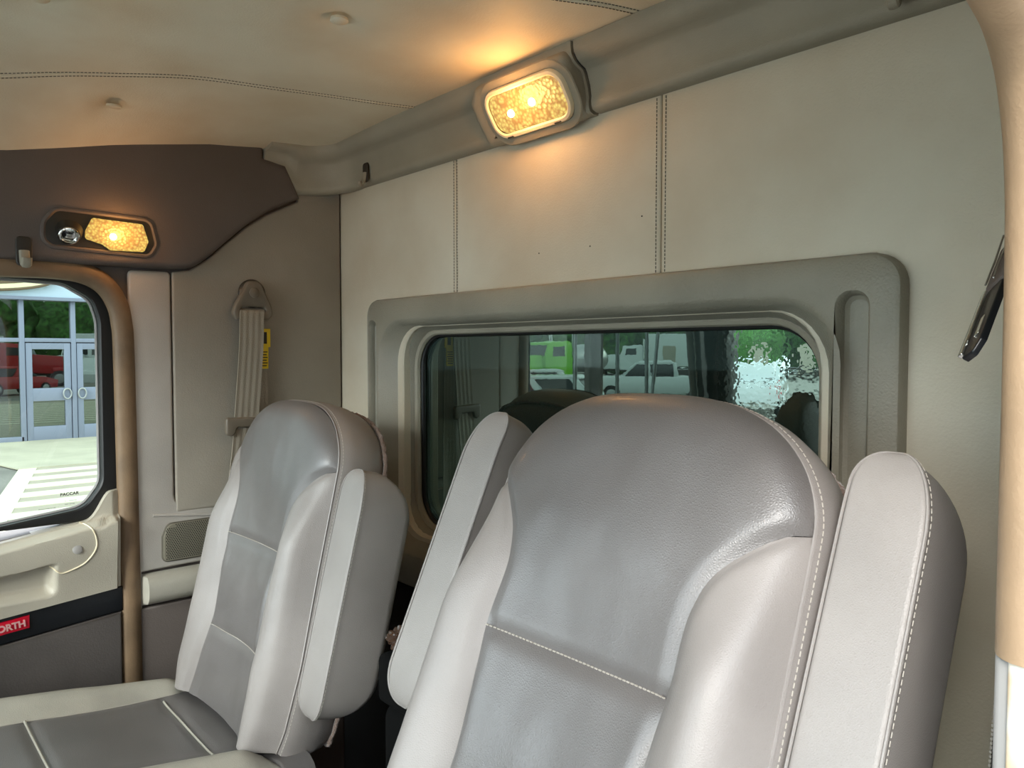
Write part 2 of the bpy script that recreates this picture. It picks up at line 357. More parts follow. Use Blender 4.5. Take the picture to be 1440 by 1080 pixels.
# door 1 (far)
d1 = bpy.data.objects.new('door_1', None); COL.objects.link(d1); d1['kind'] = 'structure'
bm = bmesh.new(); so_ = fillet([(-1.6, .79), (-.536, .79), (-.536, 1.20), (-.548, 1.262), (-.60, 1.315), (-.75, 1.322), (-1.6, 1.31)], [0, 0, .05, .05, .05, .05, 0], 5)
pad(bm, so_, side(XF - .045), .040, .006, holes=[win]); obj('window_seal', bm, M['black'], d1)
bm = bmesh.new(); P = win; tube(bm, [Vector((XF - .030, p[0], p[1])) for p in inset(win, .001)], .0035, 6, closed=True); obj('window_bead', bm, M['jamb'], d1)
bm = bmesh.new(); v0 = [bm.verts.new((XF - .035, p[0], p[1])) for p in inset(win, -.01)]; bm.faces.new(v0); obj('window_pane', bm, M['doorglass'], d1, smooth=False)
def place_text(me, name, parent, m, org, ex, ey, label=None):
    ex = Vector(ex).normalized(); ey = Vector(ey).normalized(); ez = ex.cross(ey)
    me.transform(Matrix((ex.to_4d(), ey.to_4d(), ez.to_4d(), Vector((0, 0, 0, 1)))).transposed() if False else Matrix.Translation(Vector(org)) @ Matrix([[ex[i], ey[i], ez[i]] for i in range(3)]).to_4x4())
    return obj(name, me, m, parent, smooth=False, label=label)
place_text(text_mesh('PACCAR', .0088, .0002, 'CENTER', .0003, 1.05), 'lettering', d1, M['printing'], (XF - .032, -.630, .845), (0, 1, .02), (0, 0, 1))
place_text(text_mesh('AS-2 TEMPERED', .0034, .0001, 'CENTER'), 'lettering', d1, M['printing'], (XF - .032, -.628, .832), (0, 1, .02), (0, 0, 1))
place_text(text_mesh('DOT 18 M20', .0034, .0001, 'CENTER'), 'lettering', d1, M['printing'], (XF - .032, -.630, .825), (0, 1, .02), (0, 0, 1))
place_text(text_mesh('MONOLITHIC GLASS', .0034, .0001, 'CENTER'), 'lettering', d1, M['printing'], (XF - .032, -.672, .820), (0, 1, .02), (0, 0, 1))
# moulded door card as a relief: ledge, armrest pocket
def ztop(y): return .800 + (y + .55) * .14 + (.052 * smooth01((y + .620) / .06) ** 2 if y > -.62 else 0)
def zbot(y): return .643 + (y + .544) * .09
def dcard(y, z):
    d = .012
    zt = .796 + (y + .55) * .16                       # ledge line
    d += .030 * smooth01((zt - z + .004) / .010) * (1 - .55 * smooth01((zt - z) / .16))
    # grab pocket: undercut below z=.715 for y<-.675
    e = smooth01((-.668 - y) / .02) * smooth01((.716 + (y + .7) * .1 - z) / .007) * (1 - smooth01((.672 - z) / .025))
    d -= .026 * e
    # raised armrest body bounded by the curved seam
    return d
bm = bmesh.new(); rows = []; ys = [-1.5 + .02 * i for i in range(36)] + [-.79 + .005 * i for i in range(51)]
ys = [y for y in ys if y < -.545] + [-.545]
for k in range(61):
    t = k / 60; rows.append([Vector((XF + dcard(y, zbot(y) + (ztop(y) - zbot(y)) * t) * (1 if y < -.552 else .55), y, zbot(y) + (ztop(y) - zbot(y)) * t)) for y in ys])
rows.append([Vector((XF - .03, v.y, v.z)) for v in rows[-1]]); rows.insert(0, [Vector((XF - .02, v.y, v.z)) for v in rows[0]])
grid(bm, rows); obj('door_card', bm, M['door'], d1, 60)
seam = catmull([(-.622, .793), (-.606, .783), (-.597, .760), (-.598, .736), (-.617, .711), (-.645, .699), (-.663, .697), (-.680, .712), (-.70, .716), (-.78, .708)], 5)
bm = bmesh.new(); tube(bm, [Vector((XF + dcard(p.x, p.y) + .0006, p.x, p.y)) for p in seam[:36]], .0015, 6); obj('seam_bead', bm, M['lensrim'], d1)
bm = bmesh.new(); disc(bm, (XF + dcard(-.632, .742) - .001, -.632, .742), (1, 0, .1), .0095, .003); obj('screw_cap', bm, M['greydisc'], d1)
bm = bmesh.new(); pad(bm, [(-1.5, .50), (-.541, .588), (-.541, .642), (-1.5, .556)], side(XF - .01), .026, .004); obj('black_band', bm, M['blackgloss'], d1)
upad('lower_door_panel', [(-1.5, -.01), (-.545, -.01), (-.545, .586), (-1.5, .498)], side(XF - .01), M['doorlow'], d1, h=.028, r=.006)
bm = bmesh.new(); slab(bm, (XF - .02, -.5445, 0), (XF + .006, -.538, .80)); obj('edge_gap', bm, M['black'], d1)
bm = bmesh.new(); pad(bm, [(-.865, .5792), (-.7165, .5925), (-.7165, .6185), (-.865, .6052)], side(XF + .0165), .004, .002)
badge = obj('badge', bm, M['red'], d1, label='red enamel badge with raised letters on the black band')
place_text(text_mesh('KENWORTH', .0180, .0012, 'RIGHT', .0006, .98), 'lettering', badge, M['redmetal'], (XF + .0215, -.7235, .5990), (0, 1, .09), (0, -.09, 1))

# ceiling: one padded skin with tuft dimples
def zc(x, y):
    ze = interp(y, [-1.75, -1.1, -.743, -.551, -.341, -.2, 0], [1.50, 1.49, 1.520, 1.570, 1.617, 1.634, 1.65])
    t = max(0, min(1, (x - XF) / .4)); t = 1 - (1 - t) ** 2; return ze + (1.665 - ze) * t
BUT = [(-1.328, -.759), (-1.105, -.39), (-1.667, -.574), (-.55, -.39), (-.55, -.8), (-.95, -1.15), (-1.5, -1.2)]
def zcl(x, y):
    z = zc(x, y)
    for bx, by in BUT:
        r = sqrt((x - bx) ** 2 + (y - by) ** 2); z += .026 * exp(-r / .024) 
    return z + .0025 * noise.noise((x * 5, y * 5, 1))
xs = [XF + i * .014 for i in range(int((.02 - XF) / .014) + 2)]; ysc = [FRONT + i * .014 for i in range(int(-FRONT / .014) + 1)]
bm = bmesh.new(); grid(bm, [[Vector((x, y, zcl(x, y))) for x in xs] for y in ysc])
grid(bm, [[Vector((x, y, 1.75)) for x in (XF - .09, .06)] for y in (FRONT - .02, .08)])
cl = obj('ceiling', bm, M['ceil'], sharp=80); cl['kind'] = 'structure'
for bx, by in BUT:
    bm = bmesh.new(); disc(bm, (bx, by, zc(bx, by) + .008), (-.12 if bx < -1.5 else 0, 0, -1), .0135, .006, 20, .0145); obj('tuft_button', bm, M['ceil'], cl)
s1 = catmull([(-1.75, -1.3), (-1.68, -.98), (-1.613, -.769), (-1.553, -.614), (-1.490, -.475), (-1.448, -.323), (-1.410, -.181), (-1.365, -.042)], 10)
s2 = catmull([(-.96, -.60), (-.87, -.33), (-.81, -.177), (-.789, -.124), (-.765, -.045)], 10)
for s in (s1, s2):
    bm = bmesh.new(); tube(bm, [Vector((p.x, p.y, zcl(p.x, p.y) + .0005)) for p in s], .0022, 6); obj('seam_welt', bm, M['ceil'], cl)
    for q in (-.0065, .0065):
        stitch('seam_stitching', [Vector((p.x + q, p.y, zcl(p.x + q, p.y) - .0004)) for p in s], M['thread_dk'], cl, r=.0008)

# cornice trims swept along the back wall and round the far corner
def cornice(bm, pts, z0=1.556, prof=None, top=None):
    """pts: list of (position2d, inward normal2d, zlow, ztop)"""
    rings = []
    for (p, nrm, zl, zt) in pts:
        H = zt - zl
        pr = [(0, -.002), (.014, -.003), (.022, .03), (.025, .09), (.026, .16), (.025, .24), (.028, .40), (.036, .60), (.040, .66), (.050, .70), (.060, .76), (.068, .86), (.070, .95), (.070, 1.05), (.0, 1.10)]
        rings.append([Vector((p[0] + nrm[0] * d, p[1] + nrm[1] * d, zl + H * t)) for d, t in pr])
    loft(bm, rings, closed=True, cap0=True, cap1=True)
pts = []
R = .13; cx, cy = XF + R, -R
pts.append(((XF, -.213), (1, 0), 1.598, 1.645)); pts.append(((XF, -.160), (1, 0), 1.597, 1.646))
pts.append(((XF, -.155), (1, 0), 1.585, 1.646)); pts.append(((XF, -.135), (1, 0), 1.548, 1.650))
for k in range(0, 11):
    a = pi - k / 10 * pi / 2
    pts.append(((cx + R * cos(a), cy + R * sin(a)), (-cos(a), -sin(a)), interp(k, [0, 3, 10], [1.540, 1.544, 1.556]), 1.652 + .006 * k / 10))
for x in (-1.6, -1.4, -1.25): pts.append(((x, 0), (0, -1), 1.556, 1.660))
pts.append(((-.912, 0), (0, -1), 1.556, 1.660))
bm = bmesh.new(); cornice(bm, pts); t2 = obj('trim_2', bm, M['trim'], sharp=50); t2['kind'] = 'structure'
bm = bmesh.new(); cornice(bm, [((x, .0), (0, -1), 1.558, 1.660) for x in (-.906, -.90, -.7, -.4, NX)])
t3 = obj('trim_3', bm, M['trim'], sharp=50); t3['kind'] = 'structure'
bm = bmesh.new(); cornice(bm, [((x, .006), (0, -1), 1.560, 1.659) for x in (-.914, -.904)]); obj('joint', bm, M['gap'], t2)

# near side of the cab: header, quarter wall, door opening trim and jamb
nw = box('wall_right', (NX, -.47, -.02), (NX + .05, .08, 1.75), M['jamb']); nw['kind'] = 'structure'
box('door_header', (NX + .005, FRONT, 1.36), (NX + .05, -.47, 1.75), M['jamb'], nw)
path = [(-.488, .969), (-.488, 1.069), (-.489, 1.195), (-.495, 1.250), (-.512, 1.290), (-.535, 1.313), (-.562, 1.325), (-.60, 1.333), (-.70, 1.340), (-1.2, 1.335), (-1.6, 1.32)]
bm = bmesh.new(); P = catmull(path, 8)
tube(bm, [Vector((NX + .006, p.x + .019, p.y + .016 * smooth01((p.y - 1.15) / .15))) for p in P], .020, 20, flat=1.15, up=(1, 0, 0)); obj('trim_4', bm, M['nearframe'])['kind'] = 'structure'
jm = obj('trim_5', (lambda b: (slab(b, (NX - .012, -.482, -.02), (NX + .03, -.40, .972), .004), b)[1])(bmesh.new()), M['jamb']); jm['kind'] = 'structure'
box('rusted_edge', (NX - .004, -.486, -.02), (NX + .04, -.470, .972), M['rust'], jm, .004, label='white painted edge with yellow rust stains')

# open near door, swung forward, and its trim card; unseen, angled to block front light
nd = bpy.data.objects.new('door_2', None); COL.objects.link(nd); nd['kind'] = 'structure'
def dpt(t, z, d): return Vector((NX + .06 + t * .975 - d * .22, -1.64 + t * .22 + d * .975, z))
for nm_, z0, z1, t0, t1, m_ in (('door_card', -.05, .80, 0, 1.12, 'door'), ('window_frame', .80, 1.34, 0, .05, 'black'), ('window_frame', .80, 1.34, 1.07, 1.12, 'black'), ('window_frame', 1.29, 1.34, .05, 1.07, 'black'), ('lower_door_panel', -.05, .55, 0, 1.12, 'doorlow')):
    bm = bmesh.new(); th = .05 if nm_ != 'lower_door_panel' else .056
    loft(bm, [[dpt(t, z, d) for t, d in ((t0, 0), (t1, 0), (t1, th), (t0, th))] for z in (z0, z1)], cap0=True, cap1=True); obj(nm_, bm, M[m_], nd, smooth=False)
bm = bmesh.new(); bm.faces.new([bm.verts.new(dpt(t, z, .02)) for t, z in ((.05, .80), (1.07, .80), (1.07, 1.29), (.05, 1.29))]); obj('window_pane', bm, M['doorglass'], nd, smooth=False)

# floor, firewall, dash, windscreen frame
fl = box('floor', (XF - .05, FRONT, -.06), (NX + .02, .05, 0), M['floor']); fl['kind'] = 'structure'
wf = box('wall_front', (XF - .05, FRONT - .05, -.05), (NX + .05, FRONT, .70), M['header']); wf['kind'] = 'structure'
for n, (lo, hi) in {'screen_header': ((XF - .05, FRONT - .05, 1.50), (NX + .05, FRONT + .01, 1.74)), 'screen_post': ((XF - .05, FRONT - .05, .70), (XF + .03, FRONT + .04, 1.52)),
                    'near_post': ((NX - .03, FRONT - .05, .70), (NX + .05, FRONT + .04, 1.52)), 'centre_post': ((-.99, FRONT - .04, .70), (-.965, FRONT, 1.52))}.items():
    box('windscreen_post' if 'post' in n else 'windscreen_header', lo, hi, M['dark'], wf, .01)
db = thing('dashboard', 'dark grey dashboard below the windscreen', 'dashboard', (-.98, FRONT, .3))
bm = bmesh.new(); rows = []
for x in [XF + .02 + i * .1 for i in range(17)]:
    rows.append([Vector((x, y, z)) for y, z in ((FRONT + .06, .35), (FRONT + .30, .35), (FRONT + .36, .45), (FRONT + .33, .64), (FRONT + .25, .71), (FRONT + .06, .72))])
loft(bm, rows, cap0=True, cap1=True); obj('dash_body', bm, M['dark'], db, 30); localize(db)
w2 = bpy.data.objects.new('window_2', None); COL.objects.link(w2); w2['kind'] = 'structure'
bm = bmesh.new(); bm.faces.new([bm.verts.new(p) for p in ((XF - .02, FRONT - .02, .70), (NX + .02, FRONT - .02, .70), (NX + .02, FRONT - .02, 1.52), (XF - .02, FRONT - .02, 1.52))]); obj('window_pane', bm, M['screen'], w2, smooth=False)
sw = thing('steering_wheel', 'black steering wheel in front of the near seat', 'steering wheel', (-.51, -1.38, .66))
A = Vector((0, .55, .83)).normalized(); cW = Vector((-.51, -1.28, .80)); u_ = Vector((1, 0, 0)); v_ = A.cross(u_)
bm = bmesh.new(); tube(bm, [cW + (u_ * cos(a) + v_ * sin(a)) * .215 for a in [2 * pi * k / 40 for k in range(40)]], .014, 10, closed=True); obj('rim', bm, M['black'], sw)
for a in (0, 2.3, 4.0):
    bm = bmesh.new(); tube(bm, [cW, cW + (u_ * cos(a) + v_ * sin(a)) * .21], .012, 8, flat=.5); obj('spoke', bm, M['dark'], sw)
bm = bmesh.new(); tube(bm, [cW + A * .01, cW - A * .12], .035, 14); obj('column', bm, M['dark'], sw); localize(sw)

# ================================================================== FITTINGS
# dome lamp on the back cornice
n3 = Vector((0, -.8318, -.5547)); t3v = Vector((0, -.5547, .8321)); p3 = Vector((0, -.015, 1.56))
def face(p, d): return Vector((p[0], 0, 0)) + p3 + t3v * p[1] + n3 * d
dl = thing('dome_lamp', 'lit amber dome lamp set in the cornice above the rear window', 'lamp', (-1.04, -.03, 1.56))
bm = bmesh.new(); pad(bm, fillet([(-1.185, -.010), (-.918, -.010), (-.918, .108), (-1.155, .108), (-1.185, .085)], [.02, .015, .015, .02, .02], 5), face, .036, .016, base=-.022, holes=[rrect(-1.138, -.928, .000, .096, .034)], hr=.006)
obj('housing', bm, M['trim'], dl, 50)
bm = bmesh.new(); lo = rrect(-1.136, -.930, .002, .094, .033)
rings = [[face(p, d) for p in inset(lo, i)] for i, d in ((0, -.01), (0, .018), (.002, .022), (.007, .023), (.010, .020))]; loft(bm, rings); obj('lens_rim', bm, M['lensrim'], dl)
bm = bmesh.new(); loft(bm, [[face(p, d) for p in inset(lo, i)] for i, d in ((-.016, .0125), (-.014, .0148), (-.002, .0155), (.001, .013))]); obj('gasket', bm, M['trim'], dl)
bm = bmesh.new(); pad(bm, inset(lo, .009), face, .010, .006, base=.010); obj('lens', bm, M['warmlens'], dl, 60)
for x, t in ((-1.075, .045), (-1.015, .052)):
    bm = bmesh.new(); bmesh.ops.create_uvsphere(bm, u_segments=14, v_segments=8, radius=.0075, matrix=Matrix.Translation(face((x, t), .021))); obj('bulb', bm, M['bulb'], dl)
for x in (-1.10, -.975):
    bm = bmesh.new(); pad(bm, rrect(x - .008, x + .008, .0035, .0065, .001, 2), face, .002, .0005, base=.0215); obj('clip', bm, M['dark'], dl)
localize(dl)
def lamp(name, loc, power, size, col=(1, .47, .15)):
    L = bpy.data.lights.new(name, 'POINT'); L.energy = power; L.shadow_soft_size = size; L.color = col
    o = bpy.data.objects.new(name, L); COL.objects.link(o); o.location = loc; return o
lamp('dome_light', face((-1.04, .06), .055), .28, .03)
# map lamp over the far door
ml = thing('map_lamp', 'oblong reading lamp with a lit amber lens above the far door', 'lamp', (-1.79, -.57, 1.36))
Sd = side(-1.790)
mo = [(-.680, 1.364), (-.478, 1.358), (-.463, 1.384), (-.474, 1.436), (-.655, 1.440), (-.677, 1.412)]
mof = fillet(mo, [.022, .018, .02, .02, .022, .02], 5)
bm = bmesh.new(); rings = [[Sd(p, d) for p in inset(mof, i)] for i, d in ((-.006, -.002), (-.004, .003), (.0, .0045), (.004, .002), (.007, -.004))]; loft(bm, rings)
obj('bezel', bm, M['header'], ml)
bm = bmesh.new(); pad(bm, inset(mof, .004), side(-1.7905), .003, .001); obj('lamp_base', bm, M['dark'], ml)
bm = bmesh.new(); pad(bm, fillet([(-.604, 1.384), (-.572, 1.375), (-.556, 1.364), (-.490, 1.366), (-.481, 1.388), (-.492, 1.425), (-.59, 1.428), (-.603, 1.40)], .006, 3), side(-1.789), .009, .004); obj('lens', bm, M['warmlens2'], ml, 60)
bm = bmesh.new(); bmesh.ops.create_uvsphere(bm, u_segments=14, v_segments=8, radius=.008, matrix=Matrix.Translation((-1.783, -.552, 1.392))); obj('bulb', bm, M['bulb'], ml)
sp = Vector((-1.782, -.634, 1.390)); sn = Vector((.72, -.15, -.55)).normalized()
bm = bmesh.new(); tube(bm, [sp - sn * .012, sp + sn * .006], [.026, .021], 24); obj('spot_ball', bm, M['dark'], ml)
spot = ml.children[-1]
bm = bmesh.new(); uu = sn.orthogonal().normalized(); ww = sn.cross(uu)
tube(bm, [sp + sn * .008 + (uu * cos(a) + ww * sin(a)) * .0165 for a in [2 * pi * k / 24 for k in range(24)]], .0032, 8, closed=True); obj('spot_ring', bm, M['chrome'], spot)
bm = bmesh.new(); disc(bm, sp + sn * .004, sn, .014, .004); obj('spot_lens', bm, M['chrome'], spot)
localize(ml)
lamp('map_light', (-1.755, -.54, 1.40), .13, .02)

# coat hooks
def hook(loc, ax, out, label, sc=1):
    """ax: horizontal unit along the wall; out: unit off the wall"""
    t = thing('coat_hook', label, 'hook', loc, 'small dark coat hooks'); ax = Vector(ax); out = Vector(out); L = Vector(loc); Z = Vector((0, 0, 1))
    f = lambda p, d: L + ax * p[0] * sc + Z * p[1] * sc + out * d * sc
    bm = bmesh.new(); pad(bm, rrect(-.014, .014, .0, .058, .008), f, .004, .002); obj('back_plate', bm, M['dark'], t)
    bm = bmesh.new(); pts = [f((0, .030), .004), f((0, .012), .008), f((0, .002), .014), f((0, .000), .022), f((0, .006), .028), f((0, .014), .030)]
    tube(bm, catmull(pts, 4), .0055 * sc, 8, flat=1.7, up=out); obj('hook_arm', bm, M['trim'], t); localize(t)
hook((-1.790, -.712, 1.320), (0, 1, 0), (1, 0, 0), 'small coat hook above the far door window, left of the reading lamp')
hook(face((-1.632, .006), .016), (1, 0, 0), (0, -.83, -.55), 'small coat hook on the cornice near the far rear corner', .8)
hook(face((-.398, .018), .016), (1, 0, 0), (0, -.83, -.55), 'small coat hook on the cornice at the top right of the photo', .8)

# speaker grille
sg = thing('speaker', 'perforated beige speaker grille in the pillar trim beside the far seat', 'speaker', (-1.81, -.39, .675))
go = fillet([(-.459, .676), (-.32, .676), (-.32, .765), (-.447, .765), (-.458, .735)], [.014, .01, .01, .018, .01], 4)
bm = bmesh.new(); pad(bm, go, side(XF + .010), .004, .003); obj('rim', bm, M['grille_hole'], sg)
bm = bmesh.new(); pad(bm, inset(go, .003), side(XF + .010), .006, .002); obj('grille_plate', bm, M['grille'], sg)
bm = bmesh.new(); gi = inset(go, .006)
for i in range(30):
    for j in range(22):
        y = -.456 + i * .0047 + (j % 2) * .00235; z = .680 + j * .0040
        if z > .760 or z < .681 or y > -.325 or y < (-.450 + (.02 if z > .752 else 0)): continue
        vs = [bm.verts.new((XF + .0163, y + .0015 * cos(a), z + .0015 * sin(a))) for a in [k * pi / 3 for k in range(6)]]; bm.faces.new(vs)
obj('perforation', bm, M['gap'], sg, smooth=False, kind='stuff'); localize(sg)

# far seat belt
sb = thing('seat_belt', 'taupe seat belt hanging from its guide ring on the far quarter panel', 'seat belt', (-1.80, -.25, .8))
X0 = XF + .014; SB_ = side(X0)
bm = bmesh.new(); disc(bm, (X0, -.243, 1.290), (1, 0, 0), .034, .012, 28, .030); obj('anchor_cap', bm, M['dark'], sb)
gr = fillet([(-.262, 1.318), (-.232, 1.318), (-.205, 1.262), (-.200, 1.240), (-.212, 1.226), (-.290, 1.226), (-.300, 1.240), (-.293, 1.262)], [.014, .014, .03, .015, .012, .012, .015, .03], 4)
bm = bmesh.new(); pad(bm, gr, side(X0 + .012), .013, .005, holes=[fillet([(-.284, 1.247), (-.216, 1.247), (-.224, 1.256), (-.25, 1.258), (-.276, 1.256)], .003, 3)], hr=.003); obj('guide_ring', bm, M['hard'], sb, 50)
bm = bmesh.new(); disc(bm, (X0 + .025, -.248, 1.290), (1, 0, 0), .012, .004, 20); obj('bolt_cap', bm, M['hard'], sb)
def strap(name, cl, wd, m, th=.0012, ribs=0, parent=None, n=14):
    """cl: centre line points (3D) ; width along local horizontal y/x direction given per point"""
    P = catmull([Vector(c) for c, _ in cl], 5); Dv = catmull([Vector(w) for _, w in cl], 5)
    bm = bmesh.new(); rows = []
    for p, w in zip(P, Dv):
        nrm = Vector((1, 0, 0)); r = []
        for k in range(n + 1):
            s = -1 + 2 * k / n; r.append(p + w * s * wd / 2 + nrm * (th * .5 * (1 + (.35 * cos(s * pi * 4) if ribs else 0))))
        r += [p + w * (1 - 2 * k / n) * wd / 2 - nrm * th * .5 for k in range(n + 1)]
        rows.append(r)
    loft(bm, rows, cap0=True, cap1=True); return obj(name, bm, m, parent, 60)
Y = Vector((0, 1, 0))
strap('rear_webbing', [((X0 + .008, -.243, 1.25), Y), ((X0 + .005, -.235, 1.15), Y), ((X0 + .004, -.230, .98), Y), ((X0 + .004, -.228, .70), Y)], .046, M['belt'], ribs=1, parent=sb)
fw_ = strap('webbing', [((X0 + .018, -.250, 1.252), Y), ((X0 + .027, -.255, 1.236), Y), ((X0 + .026, -.258, 1.15), Y), ((X0 + .024, -.270, 1.0), Y), ((X0 + .024, -.276, .93), Y), ((X0 + .022, -.290, .80), Y), ((X0 + .03, -.30, .60), Y)], .058, M['belt'], th=.003, ribs=1, parent=sb, n=24)
# latch tongue
tg = fillet([(-.322, .998), (-.232, .994), (-.228, .985), (-.229, .958), (-.240, .953), (-.248, .960), (-.250, .972), (-.296, .974), (-.300, .960), (-.308, .953), (-.322, .958)], [.006, .005, .005, .006, .006, .004, .006, .006, .004, .006, .006], 3)
bm = bmesh.new(); pad(bm, tg, side(X0 + .022), .012, .004); obj('latch_tongue', bm, M['hard'], sb, 50)
# yellow tag
yt = obj('warning_tag', (lambda b: (pad(b, [(-.236, 1.110), (-.211, 1.110), (-.210, 1.162), (-.205, 1.162), (-.205, 1.206), (-.232, 1.206), (-.236, 1.162)], side(X0 + .014), .0015, .0006), b)[1])(bmesh.new()), M['yellow'], sb, label='yellow warning tag with small black print')
bm = bmesh.new(); pad(bm, [(-.226, 1.170), (-.214, 1.170), (-.214, 1.198), (-.226, 1.198)], side(X0 + .0155), .0004, .0001)
for k in range(6): pad(bm, [(-.233, 1.116 + k * .0066), (-.215 + .002 * (k % 2), 1.116 + k * .0066), (-.215 + .002 * (k % 2), 1.1185 + k * .0066), (-.233, 1.1185 + k * .0066)], side(X0 + .0155), .0003, .0001)
obj('tag_print', bm, M['ink'], yt, smooth=False, kind='stuff'); localize(sb)

# near seat belt: latch tongue hanging at the near pillar, webbing edge below
nb = thing('seat_belt', 'near seat belt with black and chrome latch tongue beside the door pillar', 'seat belt', (-.2, -.33, .8))
T0, T1 = Vector((-.2, -.300, 1.222)), Vector((-.2, -.375, 1.147))
ax = (T1 - T0).normalized(); nr = Vector((-.6, -.8, .0)); nr = (nr - ax * nr.dot(ax)).normalized(); wd = ax.cross(nr)
f = lambda p, d: T0 + ax * p[0] + wd * p[1] + nr * d
bm = bmesh.new(); pad(bm, fillet([(.032, -.011), (.098, -.011), (.108, -.004), (.106, .010), (.030, .011)], .003, 3), f, .005, .0015); obj('latch_tongue', bm, M['blackgloss'], nb, 50)
bm = bmesh.new(); pad(bm, fillet([(.034, .0065), (.104, .0065), (.104, .0115), (.032, .0115)], .001, 2), f, .003, .0008, base=.0045); obj('tongue_edge', bm, M['chrome'], nb)
bm = bmesh.new(); pad(bm, fillet([(.070, -.006), (.090, -.006), (.090, .000), (.070, .000)], .001, 2), f, .001, .0003, base=.005); obj('tongue_slot', bm, M['chrome'], nb)
bm = bmesh.new(); pad(bm, fillet([(-.02, -.02), (.034, -.014), (.034, .012), (-.02, .012)], .005, 3), f, .010, .004, base=-.003); obj('tongue_grip', bm, M['header'], nb)
for q in (-.004, .006):
    bm = bmesh.new(); tube(bm, [f((.03, q), .009), f((.0, q), .009), f((-.03, q), .01)], .0008, 6); obj('wire', bm, M['chrome'], nb)
bm = bmesh.new(); rows = []
for (y, z) in catmull([(-.288, .96), (-.304, .902), (-.312, .86), (-.319, .82), (-.335, .70), (-.35, .5)], 5):
    rows.append([Vector((-.200, y, z)), Vector((-.199, y + .012, z)), Vector((-.185, y + .016, z)), Vector((-.186, y + .004, z))])
loft(bm, rows, cap0=True, cap1=True); obj('webbing', bm, M['dark'], nb, 30)
stitch('edge_stitching', [Vector((-.2002, y, z)) for y, z in catmull([(-.2885, .96), (-.3045, .902), (-.3125, .86), (-.3195, .82), (-.3355, .70), (-.35, .5)], 5)], M['thread'], nb, step=.0034, ln=.002, r=.0011); localize(nb)

# ================================================================== SEATS
Hb = lambda v: interp(v, [-.62, -.56, -.45, -.30, -.15, 0], [.196, .214, .224, .216, .212, .205])
IS = [(-.62, .140), (-.45, .118), (-.333, .122), (-.272, .127), (-.224, .126), (-.198, .130), (-.170, .142), (-.142, .168), (-.124, .192), (-.115, .2115)]
IS2 = catmull([(a, b) for a, b in IS], 4)
Iv = lambda v: interp(v, [p.x for p in IS2], [p.y for p in IS2]) if v < -.115 else Hb(v)
VB = -.60
def vtop(s): return -.115 * (1 - max(0, 1 - abs(s) ** 3.0) ** .56)
def segd(px, py, P):
    best = 9
    for i in range(1, len(P)):
        ax_, ay_ = P[i - 1]; bx_, by_ = P[i]; dx, dy = bx_ - ax_, by_ - ay_; t = max(0, min(1, ((px - ax_) * dx + (py - ay_) * dy) / (dx * dx + dy * dy + 1e-12)))
        d = sqrt((px - ax_ - dx * t) ** 2 + (py - ay_ - dy * t) ** 2)
        if d < best: best = d
    return best
SEAM = [(p.y, p.x) for p in IS2]
HS = (-.280, -.462)
OUTL = [(s * Hb(-.3), v) for s, v in ()] 
def outline_pts():
    P = [(Hb(v), v) for v in [VB + i * .02 for i in range(24)]]          # right side up to -.14
    P += [(s * Hb(vtop(s)), vtop(s)) for s in [cos(a) ** .8 if cos(a) > 0 else 0 for a in [pi / 2 * k / 22 for k in range(23)]]]
    R_ = [p for p in P if p[0] > 1e-4]
    return R_, [(0, 0)], [(-p[0], p[1]) for p in reversed(R_)]
_r, _m, _l = outline_pts(); OUT = _r + _m + _l
OUTD = OUT + [OUT[0]]
def wf_(u, v):
    a = abs(u)
    d = segd(a, v, OUTD[:50])
    w = .028 * (1 - exp(-d / .016)) + .010 * (1 - (a / .22) ** 2)
    low = smooth01((-.13 - v) / .14)
    w += low * (.030 * exp(-((a - .175) / .045) ** 2) * smooth01(d / .02) - .012 * exp(-(a / .10) ** 2))
    ds = segd(a, v, SEAM)
    w -= .007 * exp(-(ds / .008) ** 2)
    if a < Iv(v):
        for h in HS:
            hh = h - .012 * (1 - (a / .12) ** 2) * 0; w -= .006 * exp(-((v - hh) / .008) ** 2)
        w += .006 * exp(-((v + .37) / .06) ** 2)
    w += .003 * noise.noise((u * 9, v * 9, 3)) + .0012 * noise.noise((u * 26, v * 20, 7))
    return w
